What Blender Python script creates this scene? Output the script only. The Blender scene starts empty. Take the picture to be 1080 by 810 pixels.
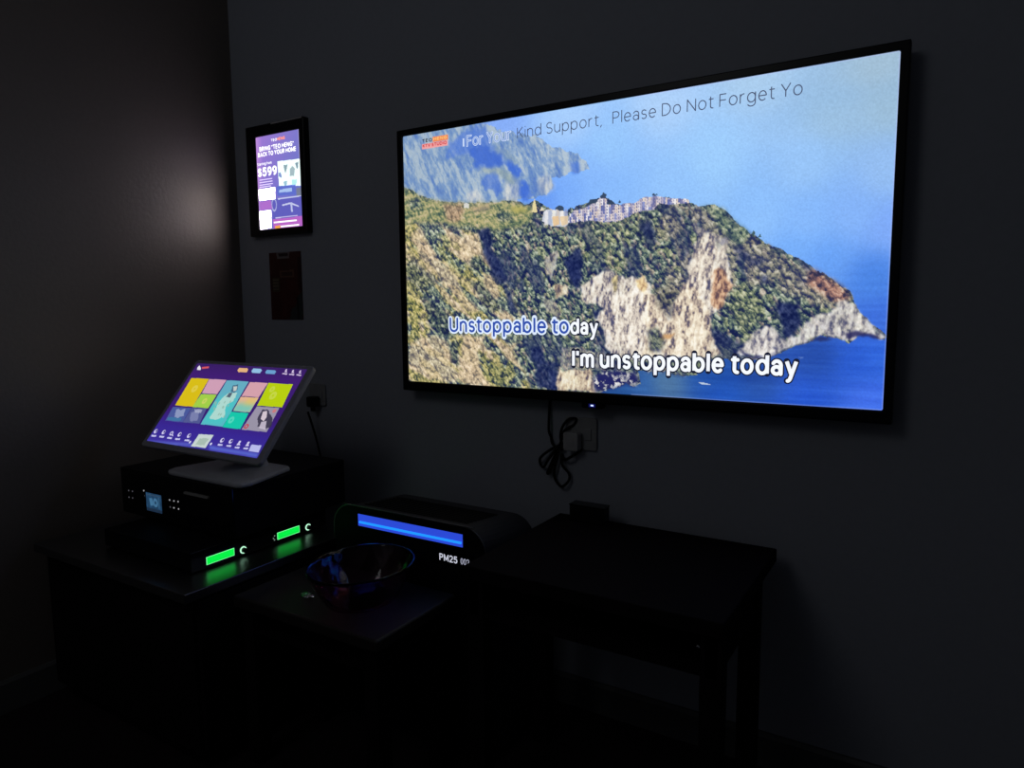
import bpy, bmesh, math, random
import numpy as np
from mathutils import Vector, Matrix, Euler

scene = bpy.context.scene
COL = scene.collection
rnd = random.Random(7)
NR = np.random.RandomState(11)

# ------------------------------------------------------------------ colour and materials
def lin(c):
    a = np.asarray(c, float) / 255.0
    return np.where(a <= 0.04045, a / 12.92, ((np.maximum(a, 0.0) + 0.055) / 1.055) ** 2.4)

def mat(name, rgb, rough=0.5, metal=0.0, spec=0.5, vary=0.15, scale=40.0, bump=0.0, coat=0.0, trans=0.0, ior=1.5):
    """principled surface whose tone and relief come from a noise texture (rgb linear)"""
    m = bpy.data.materials.new(name)
    m.use_nodes = True
    nt = m.node_tree
    b = nt.nodes['Principled BSDF']
    b.inputs['Roughness'].default_value = rough
    b.inputs['Metallic'].default_value = metal
    b.inputs['Specular IOR Level'].default_value = spec
    b.inputs['Coat Weight'].default_value = coat
    b.inputs['Transmission Weight'].default_value = trans
    b.inputs['IOR'].default_value = ior
    tc = nt.nodes.new('ShaderNodeTexCoord')
    nz = nt.nodes.new('ShaderNodeTexNoise')
    nz.inputs['Scale'].default_value = scale
    nz.inputs['Detail'].default_value = 4
    nt.links.new(tc.outputs['Object'], nz.inputs['Vector'])
    mx = nt.nodes.new('ShaderNodeMix'); mx.data_type = 'RGBA'
    mx.inputs[6].default_value = (*[c * (1 - vary) for c in rgb], 1)
    mx.inputs[7].default_value = (*[min(1, c * (1 + vary)) for c in rgb], 1)
    nt.links.new(nz.outputs['Fac'], mx.inputs[0])
    nt.links.new(mx.outputs[2], b.inputs['Base Color'])
    if bump:
        bp = nt.nodes.new('ShaderNodeBump')
        bp.inputs['Strength'].default_value = bump
        bp.inputs['Distance'].default_value = 0.002
        nt.links.new(nz.outputs['Fac'], bp.inputs['Height'])
        nt.links.new(bp.outputs['Normal'], b.inputs['Normal'])
    return m

def glow(name, srgb, strength=1.0):
    m = bpy.data.materials.new(name); m.use_nodes = True
    b = m.node_tree.nodes['Principled BSDF']
    b.inputs['Base Color'].default_value = (0.01, 0.01, 0.01, 1)
    b.inputs['Roughness'].default_value = 0.4
    b.inputs['Emission Color'].default_value = (*lin(srgb), 1)
    b.inputs['Emission Strength'].default_value = strength
    return m

def screen_mat(name, strength=1.0):
    m = bpy.data.materials.new(name); m.use_nodes = True
    nt = m.node_tree; b = nt.nodes['Principled BSDF']
    b.inputs['Base Color'].default_value = (0.008, 0.008, 0.008, 1)
    b.inputs['Roughness'].default_value = 0.35
    at = nt.nodes.new('ShaderNodeAttribute'); at.attribute_name = 'picture'
    nt.links.new(at.outputs['Color'], b.inputs['Emission Color'])
    b.inputs['Emission Strength'].default_value = strength
    return m

# ------------------------------------------------------------------ mesh helpers
def obj(name, bm, m, parent=None, loc=(0, 0, 0), smooth=False, bevel=0.0, seg=2):
    me = bpy.data.meshes.new(name)
    bmesh.ops.recalc_face_normals(bm, faces=bm.faces)
    bm.to_mesh(me); bm.free()
    if smooth:
        for p in me.polygons: p.use_smooth = True
    o = bpy.data.objects.new(name, me); COL.objects.link(o)
    if m: me.materials.append(m)
    o.location = loc
    if parent: o.parent = parent
    if bevel:
        md = o.modifiers.new('bevel', 'BEVEL'); md.width = bevel; md.segments = seg; md.limit_method = 'ANGLE'
    return o

def box(bm, x0, x1, y0, y1, z0, z1):
    v = [bm.verts.new(p) for p in ((x0,y0,z0),(x1,y0,z0),(x1,y1,z0),(x0,y1,z0),(x0,y0,z1),(x1,y0,z1),(x1,y1,z1),(x0,y1,z1))]
    for f in ((0,3,2,1),(4,5,6,7),(0,1,5,4),(1,2,6,5),(2,3,7,6),(3,0,4,7)):
        bm.faces.new([v[i] for i in f])
    return bm

def bx(*a): return box(bmesh.new(), *a)

def prism(pts, axis, a, b, bm=None):
    """outline pts (2-D) drawn out along an axis from a to b"""
    bm = bm or bmesh.new()
    def P(p, t):
        return {'x': (t, p[0], p[1]), 'y': (p[0], t, p[1]), 'z': (p[0], p[1], t)}[axis]
    A = [bm.verts.new(P(p, a)) for p in pts]; B = [bm.verts.new(P(p, b)) for p in pts]
    n = len(pts)
    bm.faces.new(A); bm.faces.new(B[::-1])
    for i in range(n): bm.faces.new((A[i], B[i], B[(i+1) % n], A[(i+1) % n]))
    return bm

def rrect(x0, x1, y0, y1, r, n=6):
    out = []
    for cx, cy, a0 in ((x1-r,y1-r,0),(x0+r,y1-r,90),(x0+r,y0+r,180),(x1-r,y0+r,270)):
        for k in range(n+1):
            a = math.radians(a0 + 90*k/n); out.append((cx + r*math.cos(a), cy + r*math.sin(a)))
    return out

def ring(x0, x1, z0, z1, hx0, hx1, hz0, hz1, y0, y1):
    """rectangular frame with a rectangular hole, facing -y"""
    bm = bmesh.new()
    def q(x, z, y): return bm.verts.new((x, y, z))
    O = [(x0,z0),(x1,z0),(x1,z1),(x0,z1)]; I = [(hx0,hz0),(hx1,hz0),(hx1,hz1),(hx0,hz1)]
    fo = [q(*p, y0) for p in O]; fi = [q(*p, y0) for p in I]; bo = [q(*p, y1) for p in O]; bi = [q(*p, y1) for p in I]
    for i in range(4):
        j = (i+1) % 4
        bm.faces.new((fo[i], fo[j], fi[j], fi[i])); bm.faces.new((bo[j], bo[i], bi[i], bi[j]))
        bm.faces.new((fo[j], fo[i], bo[i], bo[j])); bm.faces.new((fi[i], fi[j], bi[j], bi[i]))
    return bm

def lathe(prof, n=48, sx=1.0, sy=1.0, wob=None, bm=None, closed=False):
    bm = bm or bmesh.new(); rows = []
    for (r, z) in prof:
        row = []
        for k in range(n):
            a = 2*math.pi*k/n; w = 1.0 + (wob(a, r, z) if wob else 0.0)
            row.append(bm.verts.new((r*w*sx*math.cos(a), r*w*sy*math.sin(a), z)))
        rows.append(row)
    for i in range(len(rows)-1):
        for k in range(n):
            bm.faces.new((rows[i][k], rows[i][(k+1) % n], rows[i+1][(k+1) % n], rows[i+1][k]))
    if closed:
        for k in range(n):
            bm.faces.new((rows[-1][k], rows[-1][(k+1) % n], rows[0][(k+1) % n], rows[0][k]))
    else:
        bm.faces.new(rows[0]); bm.faces.new(rows[-1])
    return bm

def tube(pts, r, n=8, sub=8, bm=None):
    """round cable through points (Catmull-Rom)"""
    bm = bm or bmesh.new()
    P = [Vector(p) for p in pts]; P = [2*P[0]-P[1]] + P + [2*P[-1]-P[-2]]
    path = []
    for i in range(1, len(P)-2):
        a, b, c, d = P[i-1:i+3]
        for k in range(sub):
            t = k/sub
            path.append(0.5*((2*b) + (c-a)*t + (2*a-5*b+4*c-d)*t*t + (3*b-a-3*c+d)*t**3))
    path.append(P[-2]); rows = []
    up = Vector((0, 1, 0.01))
    for i, p in enumerate(path):
        t = (path[min(i+1, len(path)-1)] - path[max(i-1, 0)]).normalized()
        s = t.cross(up)
        s = s.normalized() if s.length > 1e-4 else t.orthogonal().normalized()
        u = s.cross(t)
        rows.append([bm.verts.new(p + r*(math.cos(2*math.pi*k/n)*s + math.sin(2*math.pi*k/n)*u)) for k in range(n)])
    for i in range(len(rows)-1):
        for k in range(n):
            bm.faces.new((rows[i][k], rows[i][(k+1) % n], rows[i+1][(k+1) % n], rows[i+1][k]))
    bm.faces.new(rows[0]); bm.faces.new(rows[-1])
    return bm

def thing(name, label, cat, loc=(0, 0, 0), rot=(0, 0, 0), group=None):
    o = bpy.data.objects.new(name, None); COL.objects.link(o)
    o.empty_display_size = 0.05
    o.location = loc; o.rotation_euler = rot
    o['label'] = label; o['category'] = cat
    if group: o['group'] = group
    return o

def tag(o, label, cat, group=None):
    o['label'] = label; o['category'] = cat
    if group: o['group'] = group
    return o

def struct(name, bm, m):
    o = obj(name, bm, m); o['kind'] = 'structure'; return o

# lettering: flat outlines of the built-in typeface, turned to stand in an x-z plane facing -y
def text_mesh(s, off=0.0):
    c = bpy.data.curves.new('lettering', 'FONT'); c.body = s; c.size = 1.0; c.offset = off; c.resolution_u = 4
    o = bpy.data.objects.new('lettering', c); COL.objects.link(o)
    dg = bpy.context.evaluated_depsgraph_get(); dg.update()
    me = bpy.data.meshes.new_from_object(o.evaluated_get(dg))
    bpy.data.objects.remove(o); bpy.data.curves.remove(c)
    return me
_H = text_mesh('H'); CAP = max(v.co.y for v in _H.vertices)
def text(name, s, x0, x1, zb, cap, m, parent, off=0.0, y=0.0, ref=None):
    """text s between x0 and x1, baseline zb, capital height cap; ref: extents measured on the unthickened letters"""
    me0 = text_mesh(s); xs = [v.co.x for v in me0.vertices]; a, b = min(xs), max(xs)
    me = text_mesh(s, off) if off else me0
    k = (x1-x0)/(b-a); kz = cap/CAP
    for v in me.vertices:
        X, Z = v.co.x, v.co.y
        v.co = (x0 + (X-a)*k, y, zb + Z*kz)
    me.name = name
    o = bpy.data.objects.new(name, me); COL.objects.link(o); me.materials.clear(); me.materials.append(m)
    o.parent = parent
    return o

# drawn lettering of even stroke, for the screens (units: capital height 1)
def _arc(cx, cy, rx, ry, a0, a1, n=14):
    return [(cx+rx*math.cos(math.radians(a0+(a1-a0)*k/n)), cy+ry*math.sin(math.radians(a0+(a1-a0)*k/n))) for k in range(n+1)]
_X = .75
_O = _arc(.27, _X/2, .27, _X/2, 0, 360, 28)
GL = {
 'n': (.47, [[(0,0),(0,_X)], _arc(.235,.46,.235,.29,180,0)+[(.47,0)]]), 'u': (.47, [[(0,_X),(0,.29)]+_arc(.235,.29,.235,.29,180,360), [(.47,_X),(.47,0)]]),
 'm': (.78, [[(0,0),(0,_X)], _arc(.195,.5,.195,.25,180,0)+[(.39,0)], _arc(.585,.5,.195,.25,180,0)+[(.78,0)]]),
 'o': (.54, [_O]), 'p': (.54, [[(0,_X),(0,-.32)], _O]), 'b': (.54, [[(0,1.07),(0,0)], _O]), 'd': (.54, [[(.54,1.07),(.54,0)], _O]),
 'g': (.54, [_O, [(.54,_X),(.54,-.06)]+_arc(.27,-.06,.27,.24,0,-150)]),
 'a': (.44, [[(.44,0),(.44,.48)]+_arc(.22,.48,.22,.27,0,150), _arc(.21,.21,.21,.21,0,360,22)]),
 's': (.39, [_arc(.20,.56,.18,.19,38,270,12)+_arc(.20,.19,.19,.19,90,-142,12)]),
 't': (.25, [[(.11,.96),(.11,.17)]+_arc(.26,.17,.15,.17,180,295,8), [(0,_X),(.30,_X)]]),
 'l': (0, [[(0,0),(0,1.07)]]), 'i': (0, [[(0,0),(0,_X)], [(0,1.0),(0,1.01)]]), 'e': (.51, [[(.0,.385),(.51,.385)]+_arc(.26,_X/2,.255,_X/2,2,312,22)]),
 'y': (.50, [[(0,_X),(.255,.02)], [(.50,_X),(.21,-.18)]+_arc(.07,-.12,.14,.19,-30,-100,6)]), 'r': (.28, [[(0,0),(0,_X)], _arc(.235,.46,.235,.29,180,78,9)]),
 'F': (.46, [[(0,0),(0,1),(.46,1)], [(0,.52),(.42,.52)]]), 'Y': (.58, [[(0,1),(.29,.46),(.58,1)], [(.29,.46),(.29,0)]]), 'K': (.52, [[(0,0),(0,1)], [(.50,1),(0,.40)], [(.16,.58),(.52,0)]]),
 'S': (.50, [_arc(.26,.745,.24,.255,40,270,14)+_arc(.25,.25,.25,.25,90,-145,14)]), 'P': (.52, [[(0,0),(0,1),(.25,1)]+_arc(.25,.73,.27,.27,90,-90)+[(0,.46)]]),
 'D': (.64, [[(0,0),(0,1),(.18,1)]+_arc(.18,.5,.46,.5,90,-90,18)+[(0,0)]]), 'N': (.62, [[(0,0),(0,1),(.62,0),(.62,1)]]), 'U': (.60, [[(0,1),(0,.31)]+_arc(.30,.31,.30,.31,180,360,16)+[(.60,1)]]),
 'I': (0, [[(0,0),(0,1)]]), "'": (0, [[(0,1),(0,.70)]]), ',': (.08, [[(.08,.03),(0,-.18)]]), 'M': (.70, [[(0,0),(0,1),(.35,.15),(.70,1),(.70,0)]]),
 'T': (.54, [[(0,1),(.54,1)], [(.27,1),(.27,0)]]), 'E': (.44, [[(.44,1),(0,1),(0,0),(.44,0)], [(0,.52),(.40,.52)]]), 'O': (.70, [_arc(.35,.5,.35,.5,0,360,30)]), 'H': (.58, [[(0,0),(0,1)], [(.58,0),(.58,1)], [(0,.52),(.58,.52)]]),
 'G': (.62, [_arc(.35,.5,.35,.5,48,300,22)+[(.62,.10),(.62,.46),(.38,.46)]]), 'V': (.58, [[(0,1),(.29,0),(.58,1)]]), 'A': (.60, [[(0,0),(.30,1),(.60,0)], [(.11,.34),(.49,.34)]]), 'C': (.56, [_arc(.35,.5,.35,.5,48,312,22)]),
 'B': (.50, [[(0,0),(0,1),(.22,1)]+_arc(.22,.76,.24,.24,90,-90)+[(0,.52)], [(.22,.52)]+_arc(.22,.26,.28,.26,90,-90)+[(0,0)]]), 'R': (.52, [[(0,0),(0,1),(.24,1)]+_arc(.24,.74,.26,.26,90,-90)+[(0,.48)], [(.24,.48),(.52,0)]]),
 'f': (.24, [[(.10,0),(.10,.86)]+_arc(.24,.86,.14,.20,180,80,8), [(0,_X),(.26,_X)]]), '"': (.16, [[(0,1),(0,.70)], [(.16,1),(.16,.70)]]),
 '$': (.48, [_arc(.25,.72,.22,.22,40,270,14)+_arc(.24,.27,.24,.23,90,-145,14), [(.24,1.08),(.24,-.08)]]), '9': (.50, [_arc(.25,.70,.25,.30,0,360,24), [(.50,.70),(.49,.45),(.42,.18),(.25,.03),(.08,.02)]]),
 '2': (.50, [_arc(.25,.74,.24,.26,160,-38,12)+[(0,0),(.50,0)]]), '5': (.48, [[(.44,1),(.06,1),(.04,.56)]+_arc(.22,.33,.26,.33,132,-145,14)]), '0': (.52, [_arc(.26,.5,.26,.5,0,360,26)]),
}
def stext(name, s, x0, x1, zb, cap, w, m, parent, grow=0.0, y=0.0):
    """stroke lettering between x0 and x1; w = stroke width / capital height, grow = extra width for an outline"""
    gap = .17 + w*.75; cur = 0; L = []
    for ch in s:
        if ch == ' ': cur += .30; continue
        a, st = GL[ch]
        for q in st: L.append([(cur+px, py) for px, py in q])
        cur += a + gap
    xs = [q[0] for l in L for q in l]; a, b = min(xs), max(xs); h = w*cap/2
    kx = (x1-x0-2*h)/(b-a) if b > a else 1.0
    bm = bmesh.new(); r = (w+grow)*cap/2
    def disc(cx, cz):
        bm.faces.new([bm.verts.new((cx+r*math.cos(2*math.pi*k/10), y, cz+r*math.sin(2*math.pi*k/10))) for k in range(10)])
    for l in L:
        P = [(x0+h+(px-a)*kx, zb+cap*(w/2+py*(1-w)) if py >= 0 else zb+cap*(w/2+py)) for px, py in l]
        for i, (px, pz) in enumerate(P):
            if grow or i not in (0, len(P)-1) or len(P) > 12 or abs(P[0][1]-P[-1][1]) < .03*cap: disc(px, pz)
            if i:
                qx, qz = P[i-1]; dx, dz = px-qx, pz-qz; n = math.hypot(dx, dz)
                if n < 1e-9: continue
                ox, oz = -dz/n*r, dx/n*r
                bm.faces.new([bm.verts.new(v) for v in ((qx+ox, y, qz+oz), (qx-ox, y, qz-oz), (px-ox, y, pz-oz), (px+ox, y, pz+oz))])
    return obj(name, bm, m, parent)

# ------------------------------------------------------------------ picture painting for the screens
def vnoise(x, y, seed=0):
    r = np.random.RandomState(seed); T = r.rand(256, 256)
    xi = np.floor(x).astype(int); yi = np.floor(y).astype(int); fx = x-xi; fy = y-yi
    fx = fx*fx*(3-2*fx); fy = fy*fy*(3-2*fy)
    g = lambda i, j: T[(yi+j) & 255, (xi+i) & 255]
    return (g(0,0)*(1-fx)+g(1,0)*fx)*(1-fy) + (g(0,1)*(1-fx)+g(1,1)*fx)*fy
def fbm(x, y, seed=0, o=4):
    s = 0; a = 1; n = 0
    for k in range(o):
        s = s + a*vnoise(x*2**k, y*2**k, seed+k); n += a; a *= 0.55
    return s/n
def worley(x, y, seed=0):
    r = np.random.RandomState(seed); A = r.rand(128, 128); B = r.rand(128, 128); I = r.rand(128, 128)
    xi = np.floor(x).astype(int); yi = np.floor(y).astype(int)
    best = np.full(x.shape, 9.0); dx = np.zeros(x.shape); dy = np.zeros(x.shape); idv = np.zeros(x.shape)
    for i in (-1, 0, 1):
        for j in (-1, 0, 1):
            cx = xi+i; cy = yi+j
            ux = x-(cx+A[cy & 127, cx & 127]); uy = y-(cy+B[cy & 127, cx & 127])
            d = ux*ux+uy*uy; m = d < best
            best = np.where(m, d, best); dx = np.where(m, ux, dx); dy = np.where(m, uy, dy)
            idv = np.where(m, I[cy & 127, cx & 127], idv)
    return np.sqrt(best), dx, dy, idv
def inpoly(X, Y, P):
    c = np.zeros(X.shape, bool); n = len(P)
    for i in range(n):
        x1, y1 = P[i]; x2, y2 = P[(i+1) % n]
        if y1 == y2: continue
        c ^= ((Y < y1) != (Y < y2)) & (X < (x2-x1)*(Y-y1)/(y2-y1)+x1)
    return c
def blur(m, k):
    m = m.astype(float)
    for ax in (0, 1):
        for _ in range(2):
            p = np.pad(m, [(k+1, k) if a == ax else (0, 0) for a in (0, 1)], 'edge').cumsum(axis=ax)
            n = 2*k+1
            m = (np.take(p, range(n, p.shape[ax]), axis=ax) - np.take(p, range(0, p.shape[ax]-n), axis=ax))/n
    return m
def ramp(t, stops):
    ts = [s[0] for s in stops]; c = np.array([s[1] for s in stops], float)
    return np.stack([np.interp(t, ts, c[:, i]) for i in range(3)], -1)
def idw(X, Y, S, p=3.0):
    num = 0; den = 0
    for (x, y), c in S:
        w = 1.0/(((X-x)**2+(Y-y)**2)+2500.0)**(p/2)
        num = num + w[..., None]*np.array(c, float); den = den + w
    return num/den[..., None]
class Canvas:
    def __init__(s, W, H, nx, ny):
        s.W, s.H = W, H
        s.X, s.Y = np.meshgrid((np.arange(nx)+.5)/nx*W, (np.arange(ny)+.5)/ny*H)
        s.c = np.zeros((ny, nx, 3))
    def put(s, m, col, a=1.0):
        m = np.asarray(m, float)*a
        s.c = s.c*(1-m[..., None]) + np.asarray(col, float)*m[..., None]
    def poly(s, P, col, a=1.0, warp=0.0, f=0.03, soft=0, seed=3):
        X, Y = s.X, s.Y
        if warp:
            X = X + warp*(fbm(s.X*f, s.Y*f, seed)-.5)*2; Y = Y + warp*(fbm(s.X*f, s.Y*f, seed+9)-.5)*2
        m = inpoly(X, Y, P)
        if soft: m = blur(m, soft)
        s.put(m, col, a); return m
    def disc(s, cx, cy, rx, ry, col, a=1.0, inner=0.0):
        d = np.sqrt(((s.X-cx)/rx)**2+((s.Y-cy)/ry)**2)
        s.put((d <= 1) & (d >= inner), col, a)
    def mesh(s, name, x0, x1, z0, z1, y, m, parent, gain=None):
        ny, nx = s.c.shape[:2]
        xs = np.linspace(x0, x1, nx); zs = np.linspace(z1, z0, ny)
        gx, gz = np.meshgrid(xs, zs)
        co = np.stack([gx, np.full(gx.shape, y), gz], -1).reshape(-1, 3).astype(np.float32)
        i = (np.arange(ny-1)[:, None]*nx + np.arange(nx-1)[None, :]).reshape(-1)
        F = np.stack([i, i+nx, i+nx+1, i+1], -1).astype(np.int32)
        me = bpy.data.meshes.new(name)
        me.vertices.add(len(co)); me.vertices.foreach_set('co', co.ravel())
        me.loops.add(F.size); me.loops.foreach_set('vertex_index', F.ravel())
        me.polygons.add(len(F)); me.polygons.foreach_set('loop_start', np.arange(0, F.size, 4, dtype=np.int32))
        me.update(calc_edges=True)
        at = me.color_attributes.new('picture', 'FLOAT_COLOR', 'POINT')
        L = lin(np.clip(s.c, 0, 255))
        if gain is not None: L = L*gain[..., None]
        rgba = np.concatenate([L.reshape(-1, 3), np.ones((nx*ny, 1))], 1).astype(np.float32)
        at.data.foreach_set('color', rgba.ravel())
        me.materials.append(m)
        o = bpy.data.objects.new(name, me); COL.objects.link(o); o.parent = parent
        return o

# ------------------------------------------------------------------ materials
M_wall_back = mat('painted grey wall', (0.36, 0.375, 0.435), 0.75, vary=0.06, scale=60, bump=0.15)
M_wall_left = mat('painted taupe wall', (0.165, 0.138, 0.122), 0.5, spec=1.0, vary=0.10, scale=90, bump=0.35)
M_wall_far = mat('painted pale wall', (0.62, 0.62, 0.62), 0.8, vary=0.05)
M_ceiling = mat('ceiling paint', (0.5, 0.5, 0.5), 0.9, vary=0.04)
M_floor = mat('dark carpet', (0.022, 0.016, 0.018), 0.95, vary=0.4, scale=200, bump=0.5, spec=0.1)
M_base = mat('grey skirting paint', (0.10, 0.10, 0.10), 0.45, vary=0.05)
M_black = mat('black plastic', (0.006, 0.006, 0.007), 0.45, spec=0.3)
M_gloss = mat('glossy black plastic', (0.004, 0.004, 0.005), 0.12, spec=0.4)
M_bezel = mat('television bezel plastic', (0.004, 0.004, 0.005), 0.35, spec=0.25)
M_dark_metal = mat('black painted metal', (0.006, 0.006, 0.008), 0.6, spec=0.12, vary=0.1)
M_grey_metal = mat('brushed grey metal', (0.30, 0.30, 0.32), 0.35, metal=0.9, vary=0.1, scale=150)
M_stand = mat('grey monitor stand', (0.50, 0.50, 0.56), 0.4, spec=0.4)
M_mon = mat('dark grey monitor casing', (0.34, 0.33, 0.38), 0.45, spec=0.4)
M_shelf = mat('glossy smoked shelf top', (0.27, 0.27, 0.28), 0.33, metal=1.0, vary=.05)
M_wood = mat('black stained wood', (0.010, 0.0075, 0.009), 0.8, spec=0.05, scale=25, vary=0.3)
M_table = mat('dark brown table top', (0.022, 0.018, 0.017), 0.5, spec=0.3, scale=20, vary=0.25)
M_cable = mat('black cable rubber', (0.004, 0.004, 0.004), 0.6, spec=0.2)
M_chrome = mat('polished chrome', (0.8, 0.8, 0.8), 0.12, metal=1.0, vary=0.03)
M_outlet = mat('grey outlet plastic', (0.32, 0.32, 0.33), 0.5)
M_plug = mat('pale plug plastic', (0.42, 0.41, 0.42), 0.5)
M_glass = mat('plum tinted glass', (0.78, 0.28, 0.46), 0.05, trans=1.0, ior=1.4, vary=0.1)
M_foil = mat('silver foil', (0.85, 0.85, 0.88), 0.18, metal=1.0, bump=0.6, scale=120)
M_screen = screen_mat('lit picture', 1.0)

M_wall_left.node_tree.nodes['Principled BSDF'].inputs['Specular Tint'].default_value = (1.0, 0.90, 0.84, 1)

# ------------------------------------------------------------------ room
YW = 0.05; XL = -0.788; XR = 3.0; YF = -3.4; ZC = 2.6
struct('floor', bx(XL-.1, XR+.1, YF-.1, YW+.1, -0.1, 0.0), M_floor)
struct('wall_back', bx(XL-.1, XR+.1, YW, YW+.1, 0.0, ZC), M_wall_back)
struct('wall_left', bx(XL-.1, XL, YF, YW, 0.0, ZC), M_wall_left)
struct('wall_right', bx(XR, XR+.1, YF, YW, 0.0, ZC), M_wall_far)
struct('wall_front', bx(XL-.1, XR+.1, YF-.1, YF, 0.0, ZC), M_wall_far)
struct('ceiling', bx(XL-.1, XR+.1, YF-.1, YW+.1, ZC, ZC+.1), M_ceiling)
def skirt(pr, ax, a, b, name): struct(name, prism(pr, ax, a, b), M_base)
skirt([(YW, 0), (YW-.013, 0), (YW-.013, .074), (YW-.007, .082), (YW, .082)], 'x', XL, XR, 'baseboard_back')
skirt([(XL, 0), (XL+.013, 0), (XL+.013, .080), (XL+.007, .088), (XL, .088)], 'y', YF, YW-.013, 'baseboard_left')

# ------------------------------------------------------------------ television
TV = thing('television', 'large wall-mounted television showing a coastal headland with song lyrics', 'television', (0, 0, 0.86))
TW, TH = 1.2176, 0.6849
obj('bezel', ring(-.0207, 1.2352, -.0275, .7025, 0, TW, 0, TH, -0.004, 0.018), M_bezel, TV, bevel=.003)
obj('back_housing', prism([(-.018, 0.0185), (1.2325, 0.0185), (1.2325, .028), (1.05, .0495), (.16, .0495), (-.018, .028)], 'z', -.025, .70), M_bezel, TV)
def tv_picture():
    c = Canvas(1600, 900, 820, 461); X, Y = c.X, c.Y
    c.c = idw(X, Y, [
        ((66, 28), (120, 160, 240)), ((394, 7), (135, 175, 250)), ((681, 32), (165, 205, 255)), ((992, 9), (172, 208, 250)), ((1259, -18), (170, 205, 238)), ((1559, 19), (160, 190, 214)), ((1585, 126), (152, 187, 216)), ((1455, 130), (152, 190, 225)), ((812, 149), (150, 200, 255)), ((813, 264), (136, 188, 255)), ((1135, 214), (156, 205, 255)), ((1389, 243), (152, 198, 250)), ((1582, 287), (150, 192, 244)), ((1054, 286), (146, 196, 255)), ((1271, 383), (140, 192, 255)), ((1395, 404), (134, 186, 255)), ((1510, 388), (134, 182, 252)), ((1599, 430), (128, 172, 252)), ((1446, 507), (100, 160, 248)), ((1373, 471), (116, 174, 252)), ((1561, 548), (70, 130, 230)), ((1592, 670), (62, 112, 225)), ((681, 261), (124, 176, 254)), ((594, 286), (106, 158, 248)), ((780, 217), (134, 184, 255)), ((1580, 744), (48, 102, 222)), ((1537, 771), (38, 88, 208)), ((1432, 761), (34, 74, 168)), ((1283, 806), (34, 74, 160)), ((1149, 825), (34, 82, 165)), ((1005, 852), (80, 118, 158)), ((944, 873), (48, 96, 168)), ((1178, 880), (30, 82, 190)), ((1412, 879), (36, 86, 210)), ((1575, 882), (66, 112, 238)), ((866, 889), (34, 80, 150))
    ], 3.6)
    wv = fbm(X*.006 + Y*.02, Y*.11, 40)-.5
    c.c += (wv*26)[..., None]*np.clip((Y-470)/200, 0, 1)[..., None]*np.array([.7, 1, 1])
    c.c += (fbm(X*.003, Y*.012, 44, 2)-.5)[..., None]*np.array([8, 6, 2])
    # distant headland in haze
    far = [(-20,-84),(317,-1),(364,3),(432,34),(491,54),(563,72),(616,103),(671,133),(721,153),(741,173),(754,189),(738,199),(688,202),(647,210),(616,207),(622,237),(612,254),(594,265),(526,265),(493,272),(515,335),(-34,325)]
    wx = X + 26*(fbm(X*.045, Y*.045, 2)-.5); wy = Y + 26*(fbm(X*.045, Y*.045, 5)-.5)
    mf = inpoly(wx, wy, far)
    st = fbm((X-Y*.55)*.05, (Y+X*.5)*.012, 21, 5)
    st2 = fbm((X-Y*.2)*.07, (Y+X*.2)*.03, 24, 5)
    hz = ramp(st*.5+st2*.3+fbm((X-.4*Y)*.16, (Y+.3*X)*.07, 181, 3)*.2+.005, [(.34, (84,122,198)), (.44, (108,144,200)), (.51, (134,164,204)), (.6, (178,196,212))])
    far_left = np.clip((700-X)/700, 0, 1)[..., None]
    hz = hz*(1-.25*far_left) + np.array((128,152,178))*.25*far_left
    c.c = np.where(mf[..., None], hz, c.c)
    c.poly([(202,35),(266,26),(369,3),(379,29),(388,82),(422,111),(446,146),(407,156),(316,144),(306,109),(265,97),(217,93)], (76,118,218), .66, 30, .04, 2)
    c.poly([(307,77),(373,83),(427,115),(436,146),(407,156),(318,142)], (62,104,208), .7, 24, .05, 1)
    c.poly([(366,174),(396,169),(431,188),(435,237),(405,251),(386,225),(355,230),(330,186)], (78,118,214), .6, 26, .05, 1)
    c.poly([(436,144),(485,150),(503,211),(531,230),(541,278),(507,284),(496,219)], (70,112,214), .7, 26, .05, 1)
    c.poly([(448,127),(486,147),(500,188),(523,222),(561,265),(533,267),(495,268),(500,228),(466,193)], (62,108,218), .6, 24, .05, 1)
    c.poly([(683,169),(713,165),(722,203),(692,203)], (66,112,214), .7, 6, .05, 2)
    rockfar = ramp(fbm(X*.08, Y*.03, 71, 4), [(.3, (120,140,185)), (.5, (190,196,205)), (.7, (228,224,214))])
    for P in ([(566,207),(607,203),(627,240),(598,265),(570,254)], [(450,206),(496,215),(495,279),(430,269),(435,237)],
              [(283,224),(325,219),(355,263),(324,277),(282,265)]):
        m = blur(inpoly(wx, wy, P), 3); c.c = c.c*(1-.7*m[..., None]) + rockfar*.7*m[..., None]
    c.poly([(388,78),(437,104),(475,125),(504,152),(485,154),(446,122),(407,105)], (160,176,172), .55, 8, .03, 4)
    c.poly([(316,146),(357,148),(431,162),(484,194),(503,215),(455,211),(416,179),(356,158)], (158,172,160), .6, 8, .03, 3)
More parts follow.
